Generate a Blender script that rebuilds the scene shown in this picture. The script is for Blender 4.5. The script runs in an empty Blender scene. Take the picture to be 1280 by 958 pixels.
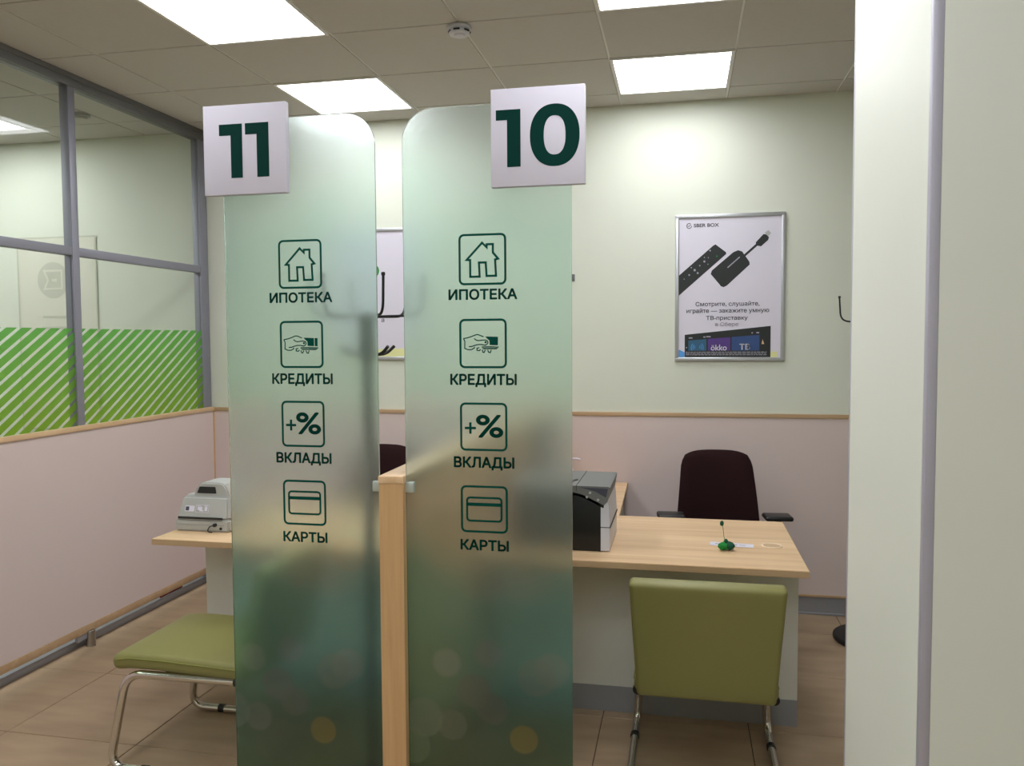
import bpy, bmesh, math, random
from mathutils import Vector, Matrix, Euler
from mathutils.geometry import delaunay_2d_cdt
PI = math.pi
random.seed(4)
S = bpy.context.scene
C = S.collection

# ---------------------------------------------------------------- camera
CAMZ = 1.605
cam_d = bpy.data.cameras.new('camera')
cam = bpy.data.objects.new('camera', cam_d); C.objects.link(cam)
cam_d.sensor_fit = 'HORIZONTAL'; cam_d.sensor_width = 36.0
cam_d.lens = 1025.5 * 36.0 / 1280.0
cam_d.clip_start = 0.05; cam_d.clip_end = 60
yaw, pitch, roll = 0.2049, -0.0529, -0.006
f0 = Vector((-math.sin(yaw), math.cos(yaw), 0)); r0 = Vector((math.cos(yaw), math.sin(yaw), 0)); u0 = Vector((0, 0, 1))
ff = f0 * math.cos(pitch) + u0 * math.sin(pitch); uu = u0 * math.cos(pitch) - f0 * math.sin(pitch)
rr = r0 * math.cos(roll) + uu * math.sin(roll); uu = uu * math.cos(roll) - r0 * math.sin(roll)
M3 = Matrix((rr, uu, -ff)).transposed()
cam.matrix_world = Matrix.Translation((0, 0, CAMZ)) @ M3.to_4x4()
S.camera = cam

# ---------------------------------------------------------------- world and exposure (lamps are the ceiling panels)
w = bpy.data.worlds.new('world'); S.world = w; w.use_nodes = True
w.node_tree.nodes['Background'].inputs[0].default_value = (0.9, 0.95, 1, 1)
w.node_tree.nodes['Background'].inputs[1].default_value = 0.05
S.view_settings.view_transform = 'Standard'; S.view_settings.look = 'None'
S.view_settings.exposure = 0.14; S.view_settings.gamma = 1.0
LAMP = 10.6          # emission of the ceiling light panels
S.cycles.max_bounces = 12; S.cycles.diffuse_bounces = 6; S.cycles.transmission_bounces = 8
S.cycles.transparent_max_bounces = 12
S.cycles.sample_clamp_indirect = 6.0

# ---------------------------------------------------------------- materials
def srgb(r, g, b):
    def l(c):
        c /= 255.0
        return c / 12.92 if c <= .04045 else ((c + .055) / 1.055) ** 2.4
    return (l(r), l(g), l(b), 1)

def mat(name, col, rough=.5, metal=0, spec=.5, noise=0, scale=20, bump=0, trans=0, ior=1.45, coat=0):
    m = bpy.data.materials.new(name); m.use_nodes = True
    nt = m.node_tree; b = nt.nodes['Principled BSDF']
    b.inputs['Base Color'].default_value = col
    b.inputs['Roughness'].default_value = rough; b.inputs['Metallic'].default_value = metal
    b.inputs['Specular IOR Level'].default_value = spec
    b.inputs['Transmission Weight'].default_value = trans; b.inputs['IOR'].default_value = ior
    b.inputs['Coat Weight'].default_value = coat
    tc = nt.nodes.new('ShaderNodeTexCoord')
    n = nt.nodes.new('ShaderNodeTexNoise'); n.inputs['Scale'].default_value = scale; n.inputs['Detail'].default_value = 4
    nt.links.new(tc.outputs['Object'], n.inputs['Vector'])
    if noise:
        r = nt.nodes.new('ShaderNodeMix'); r.data_type = 'RGBA'
        r.inputs[6].default_value = tuple(c * (1 - noise) for c in col[:3]) + (1,)
        r.inputs[7].default_value = tuple(min(1, c * (1 + noise)) for c in col[:3]) + (1,)
        nt.links.new(n.outputs['Fac'], r.inputs[0]); nt.links.new(r.outputs[2], b.inputs['Base Color'])
    if bump:
        bp = nt.nodes.new('ShaderNodeBump'); bp.inputs['Strength'].default_value = bump; bp.inputs['Distance'].default_value = .002
        nt.links.new(n.outputs['Fac'], bp.inputs['Height']); nt.links.new(bp.outputs[0], b.inputs['Normal'])
    return m

def wood(name, c1, c2, axis='x', rough=.45):
    m = bpy.data.materials.new(name); m.use_nodes = True
    nt = m.node_tree; b = nt.nodes['Principled BSDF']; b.inputs['Roughness'].default_value = rough
    b.inputs['Specular IOR Level'].default_value = .35
    tc = nt.nodes.new('ShaderNodeTexCoord'); mp = nt.nodes.new('ShaderNodeMapping')
    sc = {'x': (1.2, 22, 22), 'y': (22, 1.2, 22), 'z': (30, 30, 1.3)}[axis]
    mp.inputs['Scale'].default_value = sc
    nt.links.new(tc.outputs['Object'], mp.inputs[0])
    n = nt.nodes.new('ShaderNodeTexNoise'); n.inputs['Scale'].default_value = 1.0; n.inputs['Detail'].default_value = 6; n.inputs['Roughness'].default_value = .6
    nt.links.new(mp.outputs[0], n.inputs['Vector'])
    r = nt.nodes.new('ShaderNodeValToRGB'); r.color_ramp.elements[0].position = .3; r.color_ramp.elements[0].color = c1
    r.color_ramp.elements[1].position = .7; r.color_ramp.elements[1].color = c2
    nt.links.new(n.outputs['Fac'], r.inputs[0]); nt.links.new(r.outputs[0], b.inputs['Base Color'])
    return m

def emis(name, col, s):
    m = bpy.data.materials.new(name); m.use_nodes = True
    nt = m.node_tree; nt.nodes.clear()
    e = nt.nodes.new('ShaderNodeEmission'); e.inputs[0].default_value = col; e.inputs[1].default_value = s
    o = nt.nodes.new('ShaderNodeOutputMaterial'); nt.links.new(e.outputs[0], o.inputs[0])
    return m

M = {}
M['wall'] = mat('pale_green_paint', srgb(216, 220, 207), .8, noise=.02, scale=6, bump=.08)
M['hallwall'] = mat('hall_wall_paint', srgb(215, 215, 200), .8, noise=.02, scale=6)
M['pink'] = mat('pink_laminate', srgb(216, 200, 197), .45, spec=.35, noise=.012, scale=3)
M['ctile'] = mat('ceiling_tile_board', srgb(198, 195, 190), .95, spec=.1, noise=.03, scale=40, bump=.15)
M['grid'] = mat('ceiling_grid_metal', srgb(226, 224, 220), .5)
M['plenum'] = mat('ceiling_shadow_gap', srgb(60, 58, 55), .9)
M['alu_dark'] = mat('dark_aluminium_rail', srgb(112, 112, 114), .5, metal=.3)
M['alu_light'] = mat('light_metal_strip', srgb(180, 178, 192), .45, metal=.2)
M['alu'] = mat('satin_aluminium', srgb(158, 160, 168), .42, metal=.4, noise=.02, scale=60)
M['alu_frame'] = mat('grey_aluminium_profile', srgb(140, 140, 152), .45, metal=.35, noise=.02, scale=60)
M['steel'] = mat('brushed_steel', srgb(175, 172, 168), .3, metal=1, noise=.03, scale=80)
M['chrome'] = mat('chrome', srgb(215, 212, 208), .12, metal=1)
M['column'] = mat('pale_column_laminate', srgb(224, 227, 218), .5, spec=.3, noise=.012, scale=4)
M['beech'] = wood('beech_laminate', srgb(205, 170, 130), srgb(228, 197, 160), 'x', .4)
M['beech_y'] = wood('beech_laminate_lengthwise', srgb(205, 170, 130), srgb(228, 197, 160), 'y', .4)
M['beech_v'] = wood('beech_laminate_upright', srgb(186, 146, 100), srgb(210, 172, 126), 'z', .45)
M['edge'] = wood('beech_edging', srgb(180, 150, 116), srgb(196, 166, 132), 'x', .5)
M['white_lam'] = mat('white_laminate', srgb(214, 214, 208), .5, spec=.3, noise=.01, scale=5)
M['grey_plinth'] = mat('grey_plinth', srgb(150, 151, 156), .5, metal=.2)
M['black'] = mat('black_plastic', srgb(22, 23, 25), .4)
M['softblack'] = mat('matte_black_paint', srgb(25, 25, 28), .5)
M['fabric'] = mat('dark_brown_fabric', srgb(42, 24, 26), .95, spec=.1, noise=.15, scale=300, bump=.3)
M['olive'] = mat('olive_green_leatherette', srgb(130, 127, 76), .4, spec=.45, noise=.05, scale=160, bump=.12)
M['piping'] = mat('olive_piping', srgb(120, 122, 58), .5)
M['signgreen'] = mat('dark_green_numeral_vinyl', srgb(0, 50, 44), .6, spec=.1)
M['signwhite'] = mat('white_sign_plastic', srgb(208, 204, 218), .5, spec=.3)
M['green'] = mat('dark_green_vinyl', srgb(0, 68, 57), .6, spec=.1)
M['grey_plastic'] = mat('light_grey_plastic', srgb(176, 177, 174), .5, noise=.01, scale=30)
M['grey_plastic2'] = mat('warm_grey_plastic', srgb(152, 154, 148), .5)
M['printer_grey'] = mat('dark_grey_plastic', srgb(112, 112, 112), .45)
M['printer_white'] = mat('white_plastic', srgb(206, 206, 216), .4)
M['paper'] = mat('white_paper', srgb(218, 214, 228), .35, spec=.4)
M['ink'] = mat('grey_ink', srgb(70, 70, 84), .6)
M['inklight'] = mat('light_grey_ink', srgb(160, 158, 172), .6)
M['printblack'] = mat('black_print', srgb(38, 42, 42), .5)
M['white_ink'] = mat('white_print', srgb(225, 225, 235), .5)
M['faint'] = mat('faint_grey_reflection', srgb(196, 197, 182), .8)  # lines and emblem of the painted reflection
M['stem'] = mat('pale_green_stem', srgb(130, 160, 90), .6)
M['leafgreen'] = mat('bright_green_felt', srgb(20, 130, 50), .8, noise=.2, scale=90)
M['deepgreen'] = mat('deep_green_felt', srgb(5, 75, 50), .8, noise=.2, scale=90)
M['yellow'] = mat('pale_yellow_print', srgb(226, 226, 165), .6)
M['blue'] = mat('blue_print', srgb(90, 160, 230), .6)
M['purple'] = mat('purple_print', srgb(84, 58, 130), .5)
M['navy'] = mat('navy_print', srgb(52, 78, 128), .5)
M['teal'] = mat('teal_print', srgb(50, 95, 125), .5)
M['red'] = mat('red_plastic', srgb(150, 20, 25), .5)
M['darkslot'] = mat('dark_recess', srgb(40, 40, 40), .6)
M['clamp'] = mat('clamp_metal', srgb(190, 200, 195), .35, metal=.5)
M['diffuser'] = emis('light_panel_diffuser', (.955, .975, 1, 1), LAMP)

# floor tiles: warm brown stoneware with soft streaks
def tile_mat():
    m = mat('brown_stoneware', srgb(140, 114, 94), .33, spec=.45)
    nt = m.node_tree; b = nt.nodes['Principled BSDF']
    tc = nt.nodes.new('ShaderNodeTexCoord'); gm = nt.nodes.new('ShaderNodeNewGeometry')
    mp = nt.nodes.new('ShaderNodeMapping'); mp.inputs['Scale'].default_value = (1.2, 4, 1)
    nt.links.new(gm.outputs['Position'], mp.inputs[0])
    n = nt.nodes.new('ShaderNodeTexNoise'); n.inputs['Scale'].default_value = 2.5; n.inputs['Detail'].default_value = 8
    nt.links.new(mp.outputs[0], n.inputs['Vector'])
    r = nt.nodes.new('ShaderNodeValToRGB'); r.color_ramp.elements[0].position = .3; r.color_ramp.elements[0].color = srgb(152, 130, 106)
    r.color_ramp.elements[1].position = .72; r.color_ramp.elements[1].color = srgb(172, 149, 122)
    nt.links.new(n.outputs['Fac'], r.inputs[0]); nt.links.new(r.outputs[0], b.inputs['Base Color'])
    return m
M['cream'] = mat('cream_plastic', srgb(236, 216, 190), .5)
M['ftile'] = tile_mat()
M['grout'] = mat('brown_grout', srgb(96, 76, 64), .9)

# clear glass pane
def clear_glass():
    m = bpy.data.materials.new('clear_glass'); m.use_nodes = True; nt = m.node_tree; nt.nodes.clear()
    t = nt.nodes.new('ShaderNodeBsdfTransparent'); t.inputs[0].default_value = (.95, .97, .95, 1)
    g = nt.nodes.new('ShaderNodeBsdfGlossy'); g.inputs['Roughness'].default_value = .02
    lw = nt.nodes.new('ShaderNodeLayerWeight'); lw.inputs[0].default_value = .5
    pw = nt.nodes.new('ShaderNodeMath'); pw.operation = 'POWER'; pw.inputs[1].default_value = 4; nt.links.new(lw.outputs['Facing'], pw.inputs[0])
    fr = nt.nodes.new('ShaderNodeMath'); fr.operation = 'MULTIPLY_ADD'; fr.inputs[1].default_value = .5; fr.inputs[2].default_value = .02; nt.links.new(pw.outputs[0], fr.inputs[0])
    mx = nt.nodes.new('ShaderNodeMixShader'); o = nt.nodes.new('ShaderNodeOutputMaterial')
    nt.links.new(fr.outputs[0], mx.inputs[0]); nt.links.new(t.outputs[0], mx.inputs[1]); nt.links.new(g.outputs[0], mx.inputs[2]); nt.links.new(mx.outputs[0], o.inputs[0])
    return m
M['glass'] = clear_glass()

def film():
    m = bpy.data.materials.new('green_film'); m.use_nodes = True; nt = m.node_tree; nt.nodes.clear()
    tc = nt.nodes.new('ShaderNodeNewGeometry'); sx = nt.nodes.new('ShaderNodeSeparateXYZ'); nt.links.new(tc.outputs['Position'], sx.inputs[0])
    mr = nt.nodes.new('ShaderNodeMapRange'); mr.inputs[1].default_value = 1.17; mr.inputs[2].default_value = 1.68; nt.links.new(sx.outputs[2], mr.inputs[0])
    cr = nt.nodes.new('ShaderNodeValToRGB'); cr.color_ramp.elements[0].color = srgb(148, 186, 68); cr.color_ramp.elements[1].color = srgb(122, 192, 102)
    nt.links.new(mr.outputs[0], cr.inputs[0])
    t = nt.nodes.new('ShaderNodeBsdfTransparent'); d = nt.nodes.new('ShaderNodeBsdfTranslucent'); e = nt.nodes.new('ShaderNodeBsdfDiffuse')
    for k in (t, d, e): nt.links.new(cr.outputs[0], k.inputs[0])
    a = nt.nodes.new('ShaderNodeMixShader'); a.inputs[0].default_value = .5; nt.links.new(d.outputs[0], a.inputs[1]); nt.links.new(e.outputs[0], a.inputs[2])
    b = nt.nodes.new('ShaderNodeMixShader'); b.inputs[0].default_value = .5; nt.links.new(t.outputs[0], b.inputs[1]); nt.links.new(a.outputs[0], b.inputs[2])
    o = nt.nodes.new('ShaderNodeOutputMaterial'); nt.links.new(b.outputs[0], o.inputs[0])
    return m
M['film'] = film()

# frosted glass with the printed green picture of soft round spots (panel local coordinates: x across, z height above the floor)
def lin(r, g, b): return (r / 255, g / 255, b / 255, 1)
def frosted(name, du, dv):
    m = bpy.data.materials.new(name); m.use_nodes = True; nt = m.node_tree
    b = nt.nodes['Principled BSDF']
    b.inputs['Roughness'].default_value = .26; b.inputs['IOR'].default_value = 1.42
    b.inputs['Transmission Weight'].default_value = FROST_T; b.inputs['Specular IOR Level'].default_value = .5
    tc = nt.nodes.new('ShaderNodeTexCoord'); sx = nt.nodes.new('ShaderNodeSeparateXYZ'); nt.links.new(tc.outputs['Object'], sx.inputs[0])
    no = nt.nodes.new('ShaderNodeTexNoise'); no.inputs['Scale'].default_value = 4.0; no.inputs['Detail'].default_value = 1
    nt.links.new(tc.outputs['Object'], no.inputs['Vector'])
    md = nt.nodes.new('ShaderNodeMath'); md.operation = 'MULTIPLY_ADD'; md.inputs[1].default_value = .3
    nt.links.new(no.outputs['Fac'], md.inputs[0]); nt.links.new(sx.outputs[2], md.inputs[2])
    mr = nt.nodes.new('ShaderNodeMapRange'); mr.inputs[1].default_value = 0.15; mr.inputs[2].default_value = 2.45
    nt.links.new(md.outputs[0], mr.inputs[0])
    cr = nt.nodes.new('ShaderNodeValToRGB'); el = cr.color_ramp.elements
    stops = FROST_STOPS
    el[0].position = (stops[0][0]) / 2.3; el[0].color = lin(*stops[0][1]); el[1].position = stops[-1][0] / 2.3; el[1].color = lin(*stops[-1][1])
    for z, c in stops[1:-1]:
        e = el.new(z / 2.3); e.color = lin(*c)
    nt.links.new(mr.outputs[0], cr.inputs[0])
    cur = cr.outputs[0]
    for (u, z, r, soft, col, fac) in FROST_SPOTS:
        vs = nt.nodes.new('ShaderNodeVectorMath'); vs.operation = 'DISTANCE'
        cb = nt.nodes.new('ShaderNodeCombineXYZ'); nt.links.new(sx.outputs[0], cb.inputs[0]); nt.links.new(sx.outputs[2], cb.inputs[2])
        nt.links.new(cb.outputs[0], vs.inputs[0]); vs.inputs[1].default_value = (u + du, 0, z + dv)
        q = nt.nodes.new('ShaderNodeMapRange'); q.interpolation_type = 'SMOOTHSTEP'
        q.inputs[1].default_value = r; q.inputs[2].default_value = r * (1 - soft); q.inputs[3].default_value = 0; q.inputs[4].default_value = fac
        nt.links.new(vs.outputs[1], q.inputs[0])
        mx = nt.nodes.new('ShaderNodeMix'); mx.data_type = 'RGBA'; mx.inputs[7].default_value = lin(*col)
        nt.links.new(q.outputs[0], mx.inputs[0]); nt.links.new(cur, mx.inputs[6]); cur = mx.outputs[2]
    nt.links.new(cur, b.inputs['Base Color'])
    return m
FROST_T = .94
FROST_STOPS = [(.0, (44, 80, 56)), (.30, (52, 94, 68)), (.48, (60, 122, 104)), (.62, (76, 156, 146)), (.82, (104, 182, 170)), (1.0, (170, 204, 186)),
               (1.15, (206, 226, 214)), (1.5, (180, 226, 204)), (1.9, (176, 226, 208)), (2.2, (216, 238, 236))]
FROST_SPOTS = [ # u, z, radius, softness, colour, strength
    (-.24, .85, .22, 1, (96, 170, 150), .7), (-.2, .62, .2, 1, (110, 160, 110), .5), (.05, .72, .2, 1, (90, 165, 150), .6),
    (.15, .38, .2, 1, (55, 84, 58), .7), (-.05, .4, .2, 1, (70, 90, 74), .5), (.1, 1.0, .2, 1, (200, 190, 160), .45), (-.12, 1.02, .15, 1, (205, 200, 178), .4),
    (0, .67, .055, .5, (120, 160, 170), .7), (-.13, .635, .052, .35, (128, 180, 182), .75), (.19, .635, .06, .3, (138, 170, 160), .6), (.145, .61, .062, .2, (130, 155, 140), .5),
    (.03, .885, .018, .3, (150, 185, 170), .7), (-.045, .555, .055, .12, (104, 128, 126), .6), (.01, .505, .05, .12, (96, 118, 114), .55), (-.115, .445, .05, .15, (104, 134, 128), .6),
    (-.205, .46, .065, .15, (110, 160, 150), .55), (-.24, .37, .06, .15, (100, 160, 130), .5), (.105, .42, .046, .15, (140, 136, 62), .8),
    (-.20, 1.40, .06, .15, (215, 226, 212), .35), (-.1, 1.42, .05, .15, (212, 228, 214), .3), (-.22, 1.1, .05, .2, (205, 215, 200), .4), (.2, .98, .06, .2, (190, 186, 150), .4)]

# ---------------------------------------------------------------- mesh helpers
def bmn(): return bmesh.new()
def add_box(bm, x0, x1, y0, y1, z0, z1, bev=0, seg=2, mtx=None):
    g = bmesh.new()
    v = [g.verts.new(p) for p in ((x0, y0, z0), (x1, y0, z0), (x1, y1, z0), (x0, y1, z0), (x0, y0, z1), (x1, y0, z1), (x1, y1, z1), (x0, y1, z1))]
    for f in ((3, 2, 1, 0), (4, 5, 6, 7), (0, 1, 5, 4), (1, 2, 6, 5), (2, 3, 7, 6), (3, 0, 4, 7)): g.faces.new([v[i] for i in f])
    if bev: bmesh.ops.bevel(g, geom=g.edges[:], offset=bev, segments=seg, profile=.5, affect='EDGES', clamp_overlap=True)
    if mtx is not None: g.transform(mtx)
    tmp = bpy.data.meshes.new('t'); g.to_mesh(tmp); g.free(); bm.from_mesh(tmp); bpy.data.meshes.remove(tmp)
    return bm
def box(*a, **k): return add_box(bmn(), *a, **k)
def add_cyl(bm, c, r, h, axis='z', n=28, r2=None, bev=0):
    g = bmesh.new()
    bmesh.ops.create_cone(g, cap_ends=True, segments=n, radius1=r, radius2=r if r2 is None else r2, depth=h)
    if bev:
        ed = [e for e in g.edges if len(e.link_faces) == 2 and abs(e.verts[0].co.z - e.verts[1].co.z) < 1e-6]
        bmesh.ops.bevel(g, geom=ed, offset=bev, segments=3, profile=.5, affect='EDGES')
    if axis == 'x': g.transform(Matrix.Rotation(PI / 2, 4, 'Y'))
    if axis == 'y': g.transform(Matrix.Rotation(PI / 2, 4, 'X'))
    g.transform(Matrix.Translation(c))
    tmp = bpy.data.meshes.new('t'); g.to_mesh(tmp); g.free(); bm.from_mesh(tmp); bpy.data.meshes.remove(tmp)
    return bm
def cyl(*a, **k): return add_cyl(bmn(), *a, **k)
def round_path(pts, r, n=7):
    pts = [Vector(p) for p in pts]; out = [pts[0]]
    for i in range(1, len(pts) - 1):
        a, b, c = pts[i - 1], pts[i], pts[i + 1]
        d1 = (a - b); d2 = (c - b); rr_ = min(r, d1.length * .49, d2.length * .49)
        p = b + d1.normalized() * rr_; q = b + d2.normalized() * rr_
        for k in range(n + 1):
            t = k / n; out.append((1 - t) ** 2 * p + 2 * t * (1 - t) * b + t * t * q)
    out.append(pts[-1]); return out
def add_tube(bm, pts, r, n=12, caps=True):
    pts = [Vector(p) for p in pts]; rings = []
    t0 = (pts[1] - pts[0]).normalized()
    ref = Vector((0, 0, 1)) if abs(t0.z) < .9 else Vector((1, 0, 0))
    nrm = t0.cross(ref).normalized()
    for i, p in enumerate(pts):
        t = ((pts[min(i + 1, len(pts) - 1)] - pts[max(i - 1, 0)])).normalized()
        nrm = (nrm - t * nrm.dot(t)).normalized(); bn = t.cross(nrm)
        rad = r[i] if isinstance(r, (list, tuple)) else r
        rings.append([bm.verts.new(p + (nrm * math.cos(2 * PI * k / n) + bn * math.sin(2 * PI * k / n)) * rad) for k in range(n)])
    for a, b in zip(rings, rings[1:]):
        for k in range(n): bm.faces.new((a[k], a[(k + 1) % n], b[(k + 1) % n], b[k]))
    if caps: bm.faces.new(rings[0][::-1]); bm.faces.new(rings[-1])
    return bm
def tube(*a, **k): return add_tube(bmn(), *a, **k)
def add_prism(bm, poly, y0, y1, plane='xz'):
    """polygon in (a,b) extruded along the third axis"""
    def P(a, b, c): return {'xz': (a, c, b), 'yz': (c, a, b), 'xy': (a, b, c)}[plane]
    A = [bm.verts.new(P(a, b, y0)) for a, b in poly]; B = [bm.verts.new(P(a, b, y1)) for a, b in poly]
    n = len(poly)
    bm.faces.new(A); bm.faces.new(B[::-1])
    for i in range(n): bm.faces.new((A[i], B[i], B[(i + 1) % n], A[(i + 1) % n]))
    return bm
def prism(*a, **k): return add_prism(bmn(), *a, **k)
def finish(bm, name, m, smooth=True, ang=35):
    bmesh.ops.recalc_face_normals(bm, faces=bm.faces[:])
    me = bpy.data.meshes.new(name); bm.to_mesh(me); bm.free(); me.materials.append(m)
    if smooth:
        me.polygons.foreach_set('use_smooth', [True] * len(me.polygons))
        try: me.set_sharp_from_angle(angle=math.radians(ang))
        except Exception: pass
    return me
def obj(name, bm, m, parent=None, loc=(0, 0, 0), rot=None, label=None, kind=None, ang=35):
    me = bm if isinstance(bm, bpy.types.Mesh) else finish(bm, name, m, ang=ang)
    o = bpy.data.objects.new(name, me); C.objects.link(o); o.location = loc
    if rot: o.rotation_euler = rot
    if parent: o.parent = parent
    if label: o['label'] = label
    if kind: o['kind'] = kind
    return o
def tag(o, label, cat, group=None):
    o['label'] = label; o['category'] = cat
    if group: o['group'] = group
    return o
def thing(name, label, cat, loc=(0, 0, 0), rz=0, group=None):
    o = bpy.data.objects.new(name, None); C.objects.link(o); o.location = loc; o.rotation_euler = (0, 0, rz); o.empty_display_size = .1
    return tag(o, label, cat, group)
def dup(root, loc, rz, label):
    def rec(o, par):
        c = o.copy(); C.objects.link(c)
        if par: c.parent = par
        for ch in list(o.children): rec(ch, c)
        return c
    r = rec(root, None); r.location = loc; r.rotation_euler = (0, 0, rz); r['label'] = label
    return r
def struct(name, bm, m, parent=None, **k):
    o = obj(name, bm, m, parent, **k)
    if not parent: o['kind'] = 'structure'
    return o

# text as flat mesh in the XZ plane facing -Y, scaled to a wanted box
def fill_outline(me):
    # contours of the glyphs -> constrained triangulation kept where the winding number is not zero
    nxt = {}
    for e in me.edges:
        nxt.setdefault(e.vertices[0], []).append(e.vertices[1]); nxt.setdefault(e.vertices[1], []).append(e.vertices[0])
    co = [Vector((v.co.x, v.co.y)) for v in me.vertices]; seen = set(); loops = []
    for st in range(len(co)):
        if st in seen or st not in nxt: continue
        lp = [st]; seen.add(st)
        b = st + 1 if (st + 1) in nxt[st] else nxt[st][0]
        while b not in seen:
            lp.append(b); seen.add(b); nn_ = [q for q in nxt[b] if q not in seen]
            if not nn_: break
            b = nn_[0]
        if len(lp) > 2: loops.append(lp)
    bpy.data.meshes.remove(me)
    ed = [(lp[i], lp[(i + 1) % len(lp)]) for lp in loops for i in range(len(lp))]
    v, e, f, *_ = delaunay_2d_cdt(co, ed, [], 0, 1e-6)
    segs = [(co[a], co[b]) for a, b in ed]
    def wind(p):
        w_ = 0
        for a, b in segs:
            if a.y <= p.y < b.y and (b.x - a.x) * (p.y - a.y) - (p.x - a.x) * (b.y - a.y) > 0: w_ += 1
            elif b.y <= p.y < a.y and (b.x - a.x) * (p.y - a.y) - (p.x - a.x) * (b.y - a.y) < 0: w_ -= 1
        return w_
    keep = [t for t in f if wind(sum((v[i] for i in t), Vector((0, 0))) / len(t)) != 0]
    used = sorted({i for t in keep for i in t}); mp_ = {a: k for k, a in enumerate(used)}
    out = bpy.data.meshes.new('txt'); out.from_pydata([(v[i].x, v[i].y, 0) for i in used], [], [[mp_[i] for i in t] for t in keep]); return out
def text_mesh(s, width=None, height=None, bold=0.0, spacing=1.0):
    cu = bpy.data.curves.new('txt', 'FONT'); cu.body = s; cu.size = 1; cu.resolution_u = 5; cu.space_character = spacing
    cu.fill_mode = 'NONE'; cu.dimensions = '2D'
    o = bpy.data.objects.new('txt', cu); C.objects.link(o)
    dg = bpy.context.evaluated_depsgraph_get(); dg.update()
    me = bpy.data.meshes.new_from_object(o.evaluated_get(dg))
    bpy.data.objects.remove(o)
    me = fill_outline(me)
    xs = [v.co.x for v in me.vertices]; ys = [v.co.y for v in me.vertices]
    x0, x1, y0, y1 = min(xs), max(xs), min(ys), max(ys)
    sx = (width / (x1 - x0)) if width else None; sy = (height / (y1 - y0)) if height else None
    if sx is None: sx = sy
    if sy is None: sy = sx
    for v in me.vertices: v.co = Vector(((v.co.x - (x0 + x1) / 2) * sx, 0, (v.co.y - (y0 + y1) / 2) * sy))
    if bold:      # thicken the letters: a ribbon of the asked half-width along every outline edge
        wdt = bold * sy; g = bmesh.new(); g.from_mesh(me)
        bmesh.ops.remove_doubles(g, verts=g.verts[:], dist=1e-7)
        E_ = [(e.verts[0].co.copy(), e.verts[1].co.copy()) for e in g.edges if len(e.link_faces) < 2]
        for a, b in E_:
            d = (b - a)
            if d.length < 1e-9: continue
            d.normalize(); n_ = Vector((-d.z, 0, d.x)) * wdt; d = d * wdt * .4
            g.faces.new([g.verts.new(p) for p in (a - d + n_, b + d + n_, b + d - n_, a - d - n_)])
        g.to_mesh(me); g.free()
    return me
def add_text(bm, s, x, z, y=0, **k):
    me = text_mesh(s, **k); me.transform(Matrix.Translation((x, y, z))); bm.from_mesh(me); bpy.data.meshes.remove(me)
    return bm
def add_stroke(bm, pts, wd, closed=False, y=0):
    """flat ribbon in XZ"""
    P = [Vector((p[0], p[1])) for p in pts]; n = len(P); L = []; Rr = []
    for i in range(n):
        if closed: a, b = P[i - 1], P[(i + 1) % n]
        else: a, b = P[max(i - 1, 0)], P[min(i + 1, n - 1)]
        d1 = (P[i] - a).normalized() if (P[i] - a).length > 1e-9 else (b - P[i]).normalized()
        d2 = (b - P[i]).normalized() if (b - P[i]).length > 1e-9 else d1
        t = (d1 + d2); t = t.normalized() if t.length > 1e-6 else d1
        nn = Vector((-t.y, t.x)); k = 1 / max(.45, nn.dot(Vector((-d1.y, d1.x))))
        L.append(bm.verts.new((P[i].x + nn.x * wd / 2 * k, y, P[i].y + nn.y * wd / 2 * k)))
        Rr.append(bm.verts.new((P[i].x - nn.x * wd / 2 * k, y, P[i].y - nn.y * wd / 2 * k)))
    for i in range(n if closed else n - 1):
        j = (i + 1) % n; bm.faces.new((L[i], L[j], Rr[j], Rr[i]))
    return bm
def rrect(x0, x1, z0, z1, r, n=5):
    out = []
    for cx, cz, a in ((x1 - r, z1 - r, 0), (x0 + r, z1 - r, 90), (x0 + r, z0 + r, 180), (x1 - r, z0 + r, 270)):
        for k in range(n + 1):
            t = math.radians(a + 90 * k / n); out.append((cx + r * math.cos(t), cz + r * math.sin(t)))
    return out
def add_poly(bm, pts, y=0):
    bm.faces.new([bm.verts.new((p[0], y, p[1])) for p in pts]); return bm
def circle(cx, cz, r, n=16, r2=None): return [(cx + r * math.cos(2 * PI * k / n), cz + (r2 or r) * math.sin(2 * PI * k / n)) for k in range(n)]
def flat(bm, d=.0006):
    """give a flat print a hair of thickness towards -Y"""
    g = bmesh.ops.extrude_face_region(bm, geom=bm.faces[:])
    bmesh.ops.translate(bm, vec=(0, -d, 0), verts=[v for v in g['geom'] if isinstance(v, bmesh.types.BMVert)])
    return bm

# ================================================================ SETTING
CZ = 2.985; YW = 4.955; XL = -3.08; XR = 2.2; YB = -3.0; XN = -6.2
floor = struct('floor', box(XN, XR, YB, YW, -.06, -.003), M['grout'])
ceiling = struct('ceiling', box(XN, XR, YB, YW, CZ + .035, CZ + .1), M['plenum'])
struct('wall_back', box(XN - .1, XR + .1, YW, YW + .12, 0, 3.1), M['wall'])
struct('wall_right', box(XR, XR + .12, YB, YW, 0, 3.1), M['wall'])
struct('wall_front', box(XN - .1, XR + .1, YB - .12, YB, 0, 3.1), M['hallwall'])
struct('wall_left', box(XN - .12, XN, YB, YW, 0, 3.1), M['wall'])
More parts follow.
